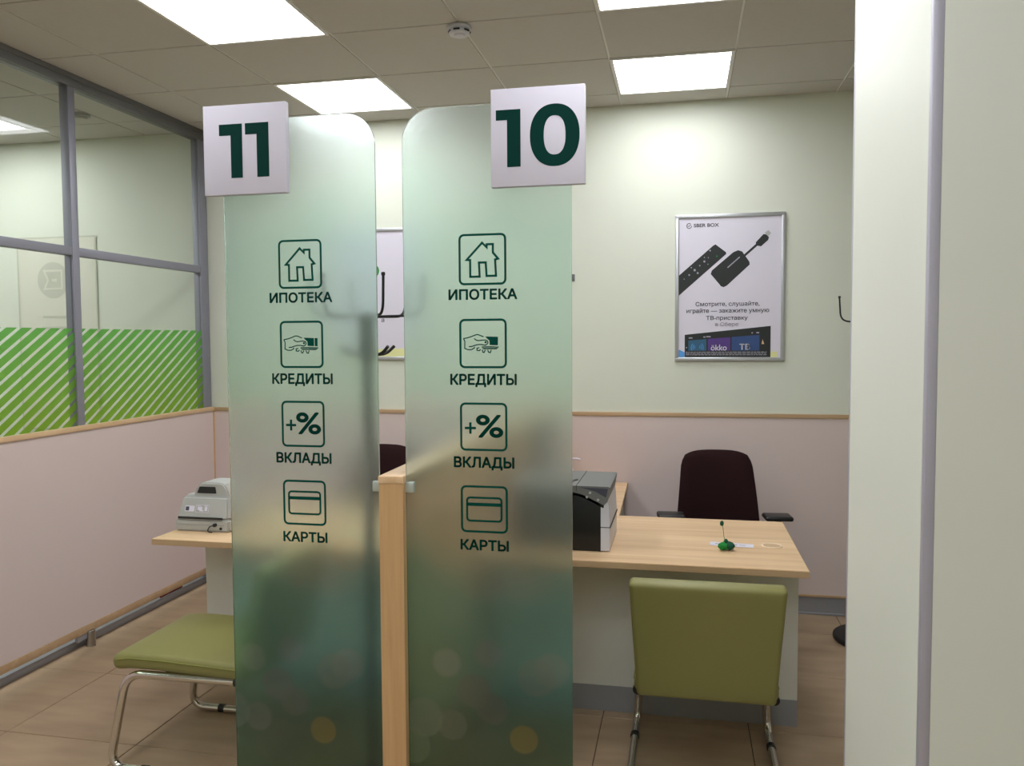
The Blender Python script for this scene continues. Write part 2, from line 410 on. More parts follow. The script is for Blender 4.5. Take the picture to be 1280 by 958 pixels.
# floor tiles 0.6 m
tcache = {}
def tile(kind, x0, x1, y0, y1, gap, z0, z1, parent, m):
    k = (kind, round(x1 - x0, 3), round(y1 - y0, 3))
    if k not in tcache: tcache[k] = finish(box(gap / 2, x1 - x0 - gap / 2, gap / 2, y1 - y0 - gap / 2, z0, z1, bev=.0012, seg=1), kind, m, smooth=False)
    return obj(kind, tcache[k], m, parent, loc=(x0, y0, 0))
def cuts(a, b, off, step=.6):
    out = [a]; k = math.ceil((a - off) / step + .02); p = off + k * step
    while p < b - .02: out.append(p); p += step
    return out + [b]
fx = cuts(XN, XR, -.325); fy = cuts(YB, YW, 3.415)
for a, b in zip(fx, fx[1:]):
    for c, d in zip(fy, fy[1:]):
        if d < .9 or b < -4.6: continue
        tile('floor_tile', a, b, c, d, .004, -.012, 0, floor, M['ftile'])
rest = bmn(); add_box(rest, XN, XR, YB, fy[[i for i in range(len(fy)) if fy[i] >= .9][0] - 1], -.02, 0)
add_box(rest, XN, max(x for x in fx if x < -4.6 + .6 and x <= -4.5), fy[[i for i in range(len(fy)) if fy[i] >= .9][0] - 1], YW, -.02, 0)
o = struct('floor_far_tiles', rest, M['ftile'], floor)
# ceiling tiles and lamps
cx_ = cuts(XL, XR, -.959); cy_ = cuts(YB, YW, 3.523)
nx_ = cuts(XN, XL - .06, -4.12); ny_ = cuts(YB, YW, 4.62)
LX = [(-1.559,), (-.359,)]
LY = [4.123, 2.923, 1.723, .523, -.677, -1.877]  # rows after the first pair are unseen, added to light the hall
lampcells = [(x, y) for x in (-2.159, -.359) for y in LY]
nlamps = [(-5.92, 4.02), (-5.92, 2.82), (-4.72, 4.02), (-4.72, 2.82), (-4.72, 1.62), (-4.72, .42)]  # only one is visible; the others are added to brighten the next room
gridb = bmn()
def in_cells(a, c, cells): return any(abs(a - x) < .03 and abs(c - y) < .03 for x, y in cells)
for (gx, gy, cells) in ((cx_, cy_, lampcells), (nx_, ny_, nlamps)):
    for a in gx[1:-1]: add_box(gridb, a - .012, a + .012, gy[0], gy[-1], CZ + .002, CZ + .03)
    for c in gy[1:-1]:
        for a, b in zip(gx, gx[1:]): add_box(gridb, a + .012, b - .012, c - .012, c + .012, CZ + .002, CZ + .03)
    for a, b in zip(gx, gx[1:]):
        for c, d in zip(gy, gy[1:]):
            if in_cells(a, c, cells): continue
            if d < .4: continue
            tile('ceiling_tile', a, b, c, d, .011, CZ - .003, CZ + .012, ceiling, M['ctile'])
    far = bmn()
    for a, b in zip(gx, gx[1:]):
        for c, d in zip(gy, gy[1:]):
            if d < .4 and not in_cells(a, c, cells): add_box(far, a + .006, b - .006, c + .006, d - .006, CZ - .003, CZ + .012)
    o = obj('ceiling_tiles_behind', far, M['ctile'], ceiling); o['kind'] = 'stuff'
obj('ceiling_grid', gridb, M['grid'], ceiling)
lamp_label = {(-2.159, 2.923): 'bright square ceiling light panel at the top left, cut by the upper frame edge',
              (-2.159, 4.123): 'bright square ceiling light panel above and right of the number 11 sign',
              (-.359, 4.123): 'bright square ceiling light panel above the number 10 sign, near the back wall',
              (-.359, 2.923): 'narrow strip of ceiling light panel at the top frame edge, right of the smoke detector',
              (-4.72, 4.02): 'ceiling light panel in the next room, seen through the glazing at far left'}
fr0 = None
def lamp(x, y):
    global fr0
    t = thing('ceiling_light', lamp_label.get((x, y), 'unseen square ceiling light panel added to supply light'), 'ceiling light', (x + .3, y + .3, CZ - .004), 0, 'square ceiling light panels' if (x, y) in lamp_label else 'unseen ceiling light panels added for light')
    if not fr0:
        fb = bmn(); h = .298; i = .283
        add_box(fb, -h, h, -h, -i, -.006, .014); add_box(fb, -h, h, i, h, -.006, .014); add_box(fb, -h, -i, -i, i, -.006, .014); add_box(fb, i, h, -i, i, -.006, .014)
        fr0 = (finish(fb, 'frame', M['grid']), finish(box(-.283, .283, -.283, .283, -.003, .012), 'diffuser', M['diffuser']))
    obj('frame', fr0[0], M['grid'], t); obj('diffuser', fr0[1], M['diffuser'], t)
for x, y in lampcells + nlamps: lamp(x, y)

# wainscot on the back wall (pink board with beech trims) and silver baseboard
wains = struct('trim_1', box(XL + .02, XR, YW - .016, YW, .118, 1.142), M['pink'])
struct('trim_2', box(XL + .02, XR, YW - .022, YW, 1.142, 1.166, bev=.002), M['edge'])
struct('trim_3', box(XL + .02, XR, YW - .020, YW, .104, .118, bev=.002), M['edge'])
bb = box(XL + .02, XR, YW - .012, YW, .0, .104); add_box(bb, XL + .02, XR, YW - .02, YW, 0, .012, bev=.002)
struct('baseboard_back', bb, M['alu'])

# ---- glazed partition on the left
PX = XL                       # room-side face of the posts
def post_at(y0, y1): return box(PX - .052, PX, y0, y1, .040, CZ - .068, bev=.003)
frame_ = thing('glazed_partition', 'grey aluminium framed glass partition with green diagonal stripes along the left side', 'partition', (PX, 3.0, 0))
def wl(o):  # world coordinates under an empty: undo its offset
    o.location = Vector(o.location) - Vector(o.parent.location); return o
ys = [.45, 1.53, 2.62, 3.711, 4.862]
for i, y in enumerate(ys): wl(obj('post', post_at(y, y + (.050 if i < 4 else .088)), M['alu_frame'], frame_))
tr = bmn(); add_box(tr, PX - .06, PX + .006, .4, YW, CZ - .070, CZ - .004, bev=.002); add_box(tr, PX + .006, PX + .012, .4, YW, CZ - .03, CZ - .004)
wl(obj('top_rail', tr, M['alu_dark'], frame_))
br = bmn(); add_box(br, PX - .06, PX - .004, .4, YW, 0.0, .042, bev=.003)
for i in range(4):
    y0 = ys[i] + .05; y1 = ys[i + 1]
    wl(obj('middle_rail', box(PX - .05, PX - .002, y0, y1, 2.053, 2.098, bev=.003), M['alu_frame'], frame_))
    wl(obj('lower_rail', box(PX - .05, PX - .004, y0, y1, 1.08, 1.13, bev=.003), M['alu_frame'], frame_))
    wl(obj('upper_pane', box(PX - .016, PX - .010, y0, y1, 2.098, CZ - .07), M['glass'], frame_))
    lp = wl(obj('lower_pane', box(PX - .016, PX - .010, y0, y1, 1.13, 2.053), M['glass'], frame_))
    # green diagonal stripes on the pane
    fb = bmn(); zt = 1.676; zb = 1.13; per = .0922; wv = .0650; sl = .65
    run = (zt - zb) / sl; k0 = 3.711 + .05 + .020
    n0 = math.floor((y0 - k0) / per) - 1; n1 = math.ceil((y1 + run - k0) / per) + 1
    for n in range(n0, n1 + 1):
        a = k0 + n * per - .045; b = a + wv            # along the top edge
        poly = [(a, zt), (b, zt), (b - run, zb), (a - run, zb)]
        def clip(poly, f):
            out = []
            for q in range(len(poly)):
                p1, p2 = poly[q - 1], poly[q]; d1, d2 = f(p1), f(p2)
                if d1 * d2 < 0:
                    t = d1 / (d1 - d2); out.append((p1[0] + (p2[0] - p1[0]) * t, p1[1] + (p2[1] - p1[1]) * t))
                if d2 >= 0: out.append(p2)
            return out
        poly = clip(poly, lambda p: p[0] - y0); poly = clip(poly, lambda p: y1 - p[0]) if poly else poly
        if len(poly) >= 3: fb.faces.new([fb.verts.new((PX - .0085, p[0], p[1])) for p in poly])
    fo = obj('stripe_film', fb, M['film'], lp); fo.location = (0, 0, 0)
    fo['label'] = 'translucent green diagonal stripe film'
# solid wall continuing the partition towards the viewer
struct('wall_side', box(PX - .06, PX, YB, .42, 0, CZ), M['hallwall'])

# pink partition board in front of the glazing
board = thing('partition_board', 'long pink board edged in beech standing in front of the left glazing', 'partition', (PX + .013, 3.0, 0))
wl(obj('panel', box(PX + .002, PX + .022, .5, YW - .03, .120, 1.145), M['pink'], board))
wl(obj('top_trim', box(PX + .0, PX + .030, .5, YW - .02, 1.145, 1.170, bev=.002), M['beech_y'], board))
wl(obj('bottom_trim', box(PX + .002, PX + .024, .5, YW - .03, .078, .120, bev=.002), M['edge'], board))
wl(obj('end_trim', box(PX + .002, PX + .024, YW - .030, YW - .012, .10, 1.145, bev=.002), M['beech_v'], board))
for y in (2.5, 3.72):
    lg = cyl((PX + .022, y, .043), .024, .086, n=24, bev=.002); add_cyl(lg, (PX + .024, y, .004), .024, .008)
    wl(obj('leg', lg, M['steel'], board))
    wl(obj('bracket', box(PX + .001, PX + .02, y - .09, y - .01, .045, .079, bev=.002), M['alu'], board))
rail = obj('floor_rail', box(PX - .12, PX - .022, .45, YW - .02, .0, .040, bev=.003), M['alu'])
tag(rail, 'low grey aluminium rail on the floor under the pink left board', 'rail')
redl = obj('red_cable', tube(round_path([(PX - .04, 4.40, .047), (PX - .045, 4.5, .047), (PX - .04, 4.62, .047)], .1), .007), M['red'])
tag(redl, 'short red cable lying on the floor rail near the desk end', 'cable')

# ---- next room: pale sheet on its back wall paints a reflection in the glazing
nd = obj('reflection_sheet', box(-4.55, -3.93, YW - .006, YW - .001, 1.0, 2.328), M['hallwall'])
tag(nd, 'pale sheet with a round emblem, painting a reflection in the left glazing', 'poster')
nf = bmn(); add_stroke(nf, [(-4.55, 2.328), (-3.93, 2.328), (-3.93, 1.0), (-4.55, 1.0)], .012, True)
for v in nf.verts: v.co.y = YW - .0075
obj('outline', nf, M['faint'], nd)
ne = bmn(); add_poly(ne, circle(-4.27, 2.035, .125, 32)); 
for v in ne.verts: v.co.y = YW - .0072
obj('emblem', ne, M['faint'], nd)
ne = bmn(); add_stroke(ne, [(-4.34, 2.10), (-4.2, 2.10), (-4.2, 1.975), (-4.34, 1.975), (-4.31, 2.035)], .014, True); add_stroke(ne, [(-4.24, 2.035), (-4.28, 2.035)], .02)
for v in ne.verts: v.co.y = YW - .0085
obj('emblem_mark', ne, M['hallwall'], nd)
nt_ = bmn(); add_box(nt_, -4.36, -4.17, YW - .008, YW - .0065, 1.775, 1.79); add_box(nt_, -4.37, -4.16, YW - .008, YW - .0065, 1.70, 1.715)
obj('caption_lines', nt_, M['faint'], nd)

# ---- right-hand column / partition end
CX0, CY0, CY1 = .439, 1.626, 2.33
col = thing('partition_column', 'tall pale green partition end with grey metal corner strip filling the right side', 'partition', (CX0 + .5, 2.0, 0))
wl(obj('side_panel', box(CX0, CX0 + .02, CY0 + .018, CY1 - .012, 0, CZ - .004), M['column'], col))
wl(obj('front_panel', box(CX0 + .018, 1.4, CY0, CY0 + .02, 0, CZ - .004), M['column'], col))
wl(obj('back_panel', box(CX0 + .012, 1.4, CY1 - .02, CY1, 0, CZ - .004), M['column'], col))
wl(obj('corner_strip', box(CX0 - .001, CX0 + .018, CY0 - .001, CY0 + .018, 0, CZ - .004, bev=.002), M['alu_light'], col))
wl(obj('corner_strip', box(CX0 - .001, CX0 + .012, CY1 - .012, CY1 + .001, 0, CZ - .004, bev=.002), M['alu_light'], col))
wl(obj('end_panel', box(1.4, 1.42, CY0, CY1, 0, CZ - .004), M['column'], col))

# ---- smoke detector
det = thing('smoke_detector', 'round white smoke detector on the ceiling grid near the top centre', 'smoke detector', (-.967, 3.560, CZ - .004))
db = bmn(); add_cyl(db, (0, 0, -.008), .052, .014, n=40, bev=.003); add_cyl(db, (0, 0, -.026), .046, .024, n=40, r2=.046, bev=.008)
obj('body', db, M['printer_white'], det)
for k in range(6):
    sb = bmn()
    a = 2 * PI * k / 6; add_box(sb, -.014, .014, -.002, .002, -.029, -.022, mtx=Matrix.Rotation(a, 4, 'Z') @ Matrix.Translation((0, -.046, 0)))
    obj('vent_slot', sb, M['black'], det)
obj('sensor_cap', cyl((0, 0, -.041), .024, .008, n=30, bev=.003), M['printer_white'], det)
nbd = thing('dome_sensor', 'small round ceiling sensor in the next room, seen through the glazing', 'sensor', (-3.56, 4.40, CZ - .004))
obj('body', cyl((0, 0, -.010), .05, .018, n=36, bev=.005), M['grey_plastic'], nbd)
obj('dome', cyl((0, 0, -.024), .034, .018, n=30, bev=.008), M['ctile'], nbd)

# ================================================================ GLASS SCREENS AND SIGNS
GY = 2.33
def screen(cx, x0, x1, round_side, label, du, dv, matname):
    t = thing('frosted_screen', label, 'glass screen', (cx, GY, 0), 0, None)
    r = .095; zt = 2.280; z0 = .03
    a0, a1 = x0 - cx, x1 - cx; pts = [(a0, z0), (a1, z0)]
    if round_side > 0:
        for k in range(13): t_ = PI / 2 * k / 12; pts.append((a1 - r + r * math.cos(t_), zt - r + r * math.sin(t_)))
        pts.append((a0, zt))
    else:
        pts.append((a1, zt))
        for k in range(13): t_ = PI / 2 + PI / 2 * k / 12; pts.append((a0 + r + r * math.cos(t_), zt - r + r * math.sin(t_)))
    pb = prism(pts, -.004, .004)
    g = obj('glass_panel', pb, frosted(matname, du, dv), t, ang=30)
    fb = box(a0 + .05, a1 - .05, -.03, .03, 0, .032, bev=.004); obj('floor_bracket', fb, M['alu'], t)
    return t
scrL = screen(-1.1425, -1.390, -.895, 1, 'frosted green glass screen under the number 11 sign, left of the wooden post', -.055, -.03, 'frosted_print_left')
scrR = screen(-.5595, -.810, -.309, -1, 'frosted green glass screen under the number 10 sign, right of the wooden post', 0, 0, 'frosted_print_right')
ICON_Z = [(1.765, 1.911), (1.523, 1.665), (1.280, 1.420), (1.037, 1.175)]
WORDS = [('ИПОТЕКА', .203, 1.737), ('КРЕДИТЫ', .197, 1.489), ('ВКЛАДЫ', .180, 1.245), ('КАРТЫ', .144, .999)]
def icons(t, dx, left):
    Y = -.0046; hw = .070
    for i, (z0, z1) in enumerate(ICON_Z):
        bm = bmn(); add_stroke(bm, rrect(dx - hw + .002, dx + hw - .002, z0 + .002, z1 - .002, .013), .0064, True)
        cx, cz = dx, (z0 + z1) / 2
        if i == 0:
            P = [(372, 737), (430, 675), (447, 692), (447, 681), (470, 681), (470, 712), (489, 735), (478, 738), (481, 798), (446, 798), (443, 748), (418, 748), (420, 800), (385, 800), (385, 738)]
            add_stroke(bm, [(cx + (p[0] - 430.5) / 175 * .14, cz - (p[1] - 736) / 185 * .144) for p in P], .0064, True)
        if i == 1:
            def q(p): return (cx + (p[0] - 475) / 700 * .14, cz - (p[1] - 455) / 720 * .142)
            thin = .0031
            add_stroke(bm, [q(p) for p in [(182, 380), (250, 368), (320, 345), (370, 325), (400, 322), (485, 355)]], thin)
            add_stroke(bm, [q(p) for p in [(182, 380), (203, 420), (200, 525), (250, 545), (300, 545), (340, 525), (350, 505)]], thin)
            add_stroke(bm, [q(p) for p in [(345, 380), (375, 405), (410, 412), (470, 405), (515, 403), (545, 420), (550, 445), (535, 468)]], thin)
            add_stroke(bm, [q(p) for p in [(262, 500), (310, 498), (345, 485), (400, 470), (460, 470), (505, 480), (535, 468)]], thin)
            add_poly(bm, [q(p) for p in circle(515, 436, 17, 10)])
            e = 738 if left else 700
            if left:
                add_poly(bm, [q(p) for p in [(510, 350), (680, 358), (680, 482), (575, 478), (572, 410), (540, 385)]]); add_poly(bm, [q(p) for p in [(692, 358), (738, 358), (738, 484), (692, 482)]])
            else: add_poly(bm, [q(p) for p in [(510, 350), (700, 358), (697, 482), (575, 478), (572, 410), (540, 385)]])
            add_stroke(bm, [q(p) for p in [(455, 505), (560, 500), (e + 10, 508)]], thin * .8)
            add_stroke(bm, [q(p) for p in [(460, 520), (560, 518), (e, 522)]], thin * .8)
            add_stroke(bm, [q(p) for p in [(480, 535), (600, 533), (e - 20, 536)]], thin * .8)
            add_stroke(bm, [q(p) for p in [(420, 515), (385, 525), (385, 555), (420, 560), (440, 540)]], thin)
            add_stroke(bm, [q(p) for p in [(465, 545), (470, 580), (490, 588), (510, 550)]], thin)
            add_stroke(bm, [q(p) for p in [(545, 548), (560, 585), (585, 590), (598, 548)]], thin)
        if i == 2:
            add_text(bm, '+', cx - .040, cz - .004, width=.032, height=.032, bold=.012)
            add_text(bm, '%', cx + .018, cz + .002, width=.078, height=.064, bold=.022)
        if i == 3:
            add_stroke(bm, rrect(cx - .052, cx + .052, cz - .035, cz + .034, .009), .006, True)
            add_poly(bm, [(cx - .052, cz + .019), (cx - .052, cz + .009), (cx + .052, cz + .009), (cx + .052, cz + .019)])
        for v in bm.verts: v.co.y = Y
        obj(['house_icon', 'hand_with_card_icon', 'percent_icon', 'bank_card_icon'][i], bm, M['green'], t)
    for s, wd, z in WORDS:
        bm = bmn(); add_text(bm, s, dx, z, y=Y, width=wd, height=(.0295 if 'Д' not in s else .0365), bold=.034)
        if 'Д' in s:
            for v in bm.verts: v.co.z -= .003
        obj('lettering', bm, M['green'], t)
icons(scrL, -1.139 + 1.1425, True)
icons(scrR, -.569 + .5595, False)

def sign(name, x0, x1, z0, z1, label, build):
    t = thing(name, label, 'sign', ((x0 + x1) / 2, 2.302, z0))
    w_ = x1 - x0; h = z1 - z0
    obj('board', box(-w_ / 2, w_ / 2, -.010, .010, 0, h, bev=.0015), M['signwhite'], t)
    obj('mount', box(-.03 if x0 < -1 else -.12, .12 if x0 < -1 else .03, .010, .023, h * .3, h * .8), M['alu'], t)
    bm = bmn(); build(bm, lambda u, v: (-w_ / 2 + u * w_, h - v * h))
    for v in bm.verts: v.co.y = -.0106
    obj('numerals', bm, M['signgreen'], t)
def one(bm, P, a, s, e, v0, v1, th): add_poly(bm, [P(*q) for q in ((a, v0), (e, v0), (e, v1), (s, v1), (s, v0 + th), (a, v0 + th))])
def b11(bm, P):
    one(bm, P, .195, .335, .475, .215, .815, .125); one(bm, P, .512, .65, .795, .215, .815, .125)
def b10(bm, P):
    one(bm, P, .055, .175, .32, .215, .80, .105)
    n = 48; L = []; I = []
    for k in range(n):
        t = 2 * PI * k / n
        def se(cx, cy, rx, ry, e): return P(cx + rx * math.copysign(abs(math.cos(t)) ** e, math.cos(t)), cy + ry * math.copysign(abs(math.sin(t)) ** e, math.sin(t)))
        o1 = se(.682, .497, .262, .315, .9); i1 = se(.682, .497, .115, .197, .85)
        L.append(bm.verts.new((o1[0], 0, o1[1]))); I.append(bm.verts.new((i1[0], 0, i1[1])))
    for k in range(n): bm.faces.new((L[k], L[(k + 1) % n], I[(k + 1) % n], I[k]))
sign('number_sign', -1.432, -1.160, 2.049, 2.318, 'square white sign with dark green number 11 on the left glass screen', b11)
sign('number_sign', -.533, -.266, 2.036, 2.309, 'square white sign with dark green number 10 on the right glass screen', b10)

# ---- low wooden divider with its thick post end
dv = thing('wooden_divider', 'chest-high beech divider whose end stands between the two glass screens', 'partition', (-.8425, 2.32, 0))
wl(obj('end_post', box(-.887, -.812, 2.302, 2.345, 0, 1.178), M['beech_v'], dv))
wl(obj('body_panel', box(-.879, -.820, 2.345, YW - .025, .0, 1.178), M['beech_v'], dv))
wl(obj('top_cap', box(-.889, -.810, 2.300, YW - .025, 1.178, 1.200, bev=.002), M['beech_y'], dv))
for z in (1.165, .15):
    wl(obj('glass_clamp', box(-.915, -.887, 2.319, 2.341, z - .016, z + .016, bev=.003), M['clamp'], dv))
    wl(obj('glass_clamp', box(-.812, -.784, 2.319, 2.341, z - .016, z + .016, bev=.003), M['clamp'], dv))

# ================================================================ DESKS
def desk10():
    t = thing('office_desk', 'beech-topped L-shaped office desk with white front behind the green chair back', 'desk', (-.15, 3.55, 0))
    x0, x1, y0, y1 = -.806, .463, 3.140, 3.978
    top = prism([(x0, y0), (x1, y0), (x1, y1), (-.300, y1), (-.315, YW - .04), (x0, YW - .04)], .718, .745, 'xy')
    ed = [e for e in top.edges if abs(e.verts[0].co.z - e.verts[1].co.z) < 1e-5]
    bmesh.ops.bevel(top, geom=ed, offset=.002, segments=2, affect='EDGES')
    wl(obj('desk_top', top, M['beech'], t))
    wl(obj('edge_band', box(x0, x1, y0 - .0012, y0, .720, .743), M['edge'], t))
    wl(obj('front_panel', box(x0, .470, 3.475, 3.493, .112, .717), M['white_lam'], t))
    wl(obj('plinth', box(x0, .4705, 3.474, 3.494, 0, .112), M['grey_plinth'], t))
    wl(obj('end_panel', box(.43, .452, 3.494, 3.95, 0, .717), M['white_lam'], t))
    wl(obj('return_leg', box(-.36, -.34, 4.2, YW - .06, 0, .717), M['white_lam'], t))
    rg = bmn(); add_tube(rg, [(.366 + .038 * math.cos(a * PI / 14), 3.50 + .038 * math.sin(a * PI / 14), .7465) for a in range(29)], .0035, 8, False)
    wl(obj('grommet_ring', rg, M['cream'], t, label='pale ring of the round cable hole'))
    wl(obj('grommet_cap', cyl((.366, 3.50, .7455), .035, .0018, n=30), M['edge'], t))
    return t
desk10()
def desk11():
    t = thing('office_desk', 'beech-topped office desk with white front behind the left glass screen', 'desk', (-1.57, 3.55, 0))
    x0, x1, y0, y1 = -2.268, -.892, 3.150, 3.978
    wl(obj('desk_top', box(x0, x1, y0, y1, .718, .745, bev=.002), M['beech'], t))
    wl(obj('edge_band', box(x0, x1, y0 - .0012, y0, .720, .743), M['edge'], t))
    wl(obj('front_panel', box(-2.215, x1, 3.475, 3.493, .112, .717), M['white_lam'], t))
    wl(obj('plinth', box(-2.215, x1, 3.474, 3.494, 0, .112), M['grey_plinth'], t))
    wl(obj('end_panel', box(-2.197, -2.175, 3.494, 3.95, 0, .717), M['white_lam'], t))
desk11()

# ================================================================ VISITOR CHAIRS
def cushion(x0, x1, y0, y1, z0, z1, bev, mtx=None, crown=.0):
    g = bmesh.new()
    add_box(g, x0, x1, y0, y1, z0, z1, bev=bev, seg=5)
    if mtx is not None: g.transform(mtx)
    return g
def seat_slab(poly_side, hw, rnd, nseg=7):
    """upholstered pad: closed side outline (f,z) swept across the width, shrinking at both ends to a rounded edge"""
    bm = bmesh.new(); c = Vector((sum(p[0] for p in poly_side) / len(poly_side), sum(p[1] for p in poly_side) / len(poly_side)))
    xs = []
    for k in range(nseg + 1):
        a = PI / 2 * k / nseg; xs.append((-hw + rnd * (1 - math.sin(a)) if False else -hw + rnd * (1 - math.cos(PI / 2 - a)) , math.sin(a)))
    st = []
    for k in range(nseg + 1):
        a = PI / 2 * k / nseg; st.append((-hw + rnd * (1 - math.cos(a)), rnd * (1 - math.sin(a))))
    st = st + [(-x, i) for x, i in st[::-1]]
    n = len(poly_side); rings = []
    # inset each outline point along its inward normal
    area = sum(poly_side[i - 1][0] * poly_side[i][1] - poly_side[i][0] * poly_side[i - 1][1] for i in range(n))
    sg = 1 if area > 0 else -1
    nr = []
    for i in range(n):
        a, b = Vector(poly_side[i - 1]), Vector(poly_side[(i + 1) % n]); t = (b - a).normalized(); nr.append(Vector((-t.y, t.x)) * sg)
    for x, ins in st:
        rings.append([bm.verts.new((x, poly_side[i][0] + nr[i].x * ins, poly_side[i][1] + nr[i].y * ins)) for i in range(n)])
    for a, b in zip(rings, rings[1:]):
        for k in range(n): bm.faces.new((a[k], a[(k + 1) % n], b[(k + 1) % n], b[k]))
    bm.faces.new(rings[0]); bm.faces.new(rings[-1][::-1])
    return bm
def rounded_outline(c, th, n=12, ex=.55):
    """centre line -> closed outline of thickness th with round ends"""
    c = [Vector(p) for p in c]; L = []; Rr = []
    for i, p in enumerate(c):
        t = (c[min(i + 1, len(c) - 1)] - c[max(i - 1, 0)]).normalized(); nn = Vector((-t.y, t.x)); h = th / 2
        L.append(p + nn * h); Rr.append(p - nn * h)
    def cap(p, t, h):
        nn = Vector((-t.y, t.x)); return [p + (nn * math.copysign(abs(math.cos(PI * k / n)) ** ex, math.cos(PI * k / n)) + t * math.sin(PI * k / n) ** ex) * h for k in range(1, n)]
    out = L + cap(c[-1], (c[-1] - c[-2]).normalized(), th / 2) + Rr[::-1] + cap(c[0], (c[0] - c[1]).normalized(), th / 2)
    return [(p.x, p.y) for p in out]
def visitor_chair(loc, rz, label):
    t = thing('visitor_chair', label, 'chair', loc, rz, 'green visitor chairs')
    # forward = +y ; y is the first coordinate of the side outline
    sc = [(.285, .408), (.24, .414), (.12, .414), (0, .410), (-.12, .405), (-.215, .402)]
    s = seat_slab(rounded_outline(sc, .062, ex=.85), .243, .024)
    so = obj('seat', s, M['olive'], t, ang=60)
    bc = [(-.236, .412), (-.246, .46), (-.262, .56), (-.284, .67), (-.312, .778)]
    bk = seat_slab(rounded_outline(bc, .058), .243, .016)
    for v in bk.verts:
        k = max(0, min(1, (v.co.z - .39) / .4)); v.co.x *= .96 + .09 * k; v.co.z -= .012
        v.co.y += .012 * (v.co.x / .24) ** 2 - .012     # gentle curve
    bo = obj('backrest', bk, M['olive'], t, ang=60)
    for sx_ in (-1, 1):
        pp = round_path([(sx_ * .215, .27, .447), (sx_ * .245, .27, .447), (sx_ * .245, -.2, .435)], .02)
        pts = [(sx_ * .2425, .285, .419), (sx_ * .2425, .24, .427), (sx_ * .2425, .10, .426), (sx_ * .2425, -.12, .417), (sx_ * .2425, -.215, .413)]
        obj('piping', tube(pts, .0032, 8), M['piping'], so)
    for sx_ in (-1, 1):
        fx_ = sx_ * .245
        path = round_path([(sx_ * .232, -.19, .368), (sx_ * .236, .255, .368), (sx_ * .262, .318, .016), (sx_ * .262, -.27, .016)], .075, 9)
        obj('frame_tube', tube(path, .0155, 16), M['chrome'], t)
        obj('tube_cap', add_cyl(bmn(), (sx_ * .232, -.200, .368), .017, .026, 'y', 18, bev=.004), M['black'], t)
        obj('glide', add_cyl(bmn(), (sx_ * .262, .17, .0175), .0175, .026, 'y', 18), M['black'], t)
        obj('glide', add_cyl(bmn(), (sx_ * .262, -.2, .0175), .0175, .026, 'y', 18), M['black'], t)
    obj('rear_crossbar', tube([(-.262, -.27, .016), (.262, -.27, .016)], .0155, 14), M['chrome'], t)
    obj('seat_support', box(-.225, .225, .06, .10, .366, .392, bev=.004), M['black'], t)
    obj('seat_support', box(-.225, .225, -.15, -.11, .366, .392, bev=.004), M['black'], t)
    return t
ch = visitor_chair((.083, 3.07, 0), 0, 'olive green cantilever chair seen from behind in front of the right desk')
dup(ch, (-1.775, 2.885, 0), PI / 2, 'olive green cantilever chair turned sideways, its seat showing left of the glass screen')

# ================================================================ OFFICE CHAIRS
def office_chair(loc, rz, label):
    t = thing('office_chair', label, 'chair', loc, rz, 'dark swivel chairs')
    # forward = +y
    bm = bmesh.new(); nu, nv = 14, 16; th = .05; G = []
    for side in (0, 1):
        gg = []
        for j in range(nv + 1):
            v = j / nv; row = []
            hw = .222 - .034 * max(0, v - .25) / .75
            zz = .47 + v * .515
            for i in range(nu + 1):
                u = -1 + 2 * i / nu
                z = zz; x = u * hw
                if v > .86:
                    q = (v - .86) / .14; x = u * hw * (1 - .10 * q * q)
                z -= .024 * (abs(u) ** 4) * max(0, (v - .5) / .5)
                edge = max(abs(u) ** 6, abs(2 * v - 1) ** 10); tt = th / 2 * math.sqrt(max(0.02, 1 - edge))
                y = -.23 - .10 * v + .07 * (1 - math.cos(u * 1.1)) + .02 * math.sin(v * PI)
                row.append(bm.verts.new((x, y + (tt if side else -tt), z)))
            gg.append(row)
        G.append(gg)
    for side in (0, 1):
        for j in range(nv):
            for i in range(nu): bm.faces.new((G[side][j][i], G[side][j][i + 1], G[side][j + 1][i + 1], G[side][j + 1][i]))
    for j in range(nv):
        for i in (0, nu): bm.faces.new((G[0][j][i], G[0][j + 1][i], G[1][j + 1][i], G[1][j][i]))
    for i in range(nu):
        for j in (0, nv): bm.faces.new((G[0][j][i], G[0][j][i + 1], G[1][j][i + 1], G[1][j][i]))
    obj('backrest', bm, M['fabric'], t, ang=60)
    obj('seat', cushion(-.24, .24, -.22, .25, .43, .50, .032), M['fabric'], t, ang=60)
    for sx_ in (-1, 1):
        ar = obj('armrest', box(sx_ * .272 - .070, sx_ * .272 + .070, -.06, .06, .668, .692, bev=.011, seg=4), M['black'], t)
        obj('arm_post', tube(round_path([(sx_ * .280, -.02, .672), (sx_ * .280, -.02, .42), (sx_ * .12, -.02, .415)], .04), .017, 12), M['black'], ar)
    obj('back_support', tube(round_path([(0, -.28, .62), (0, -.30, .42), (0, -.05, .41)], .06), .02, 10), M['black'], t)
    obj('gas_lift', cyl((0, 0, .26), .026, .34), M['black'], t)
    for k in range(5):
        a = 2 * PI * k / 5 + .3; ca, sa = math.cos(a), math.sin(a)
        lg = obj('base_leg', tube([(0, 0, .11), (ca * .16, sa * .16, .095), (ca * .3, sa * .3, .075)], [.028, .022, .015], 10), M['black'], t)
        obj('caster', add_cyl(bmn(), (ca * .295, sa * .295, .028), .028, .04, 'x' if k % 2 else 'y', 18, bev=.005), M['black'], lg)
    return t
oc = office_chair((.215, 4.36, 0), PI + .10, 'dark brown swivel office chair behind the right desk, below the poster')
dup(oc, (-1.76, 4.30, 0), PI - .1, 'dark swivel office chair glimpsed in the gap above the wooden post')

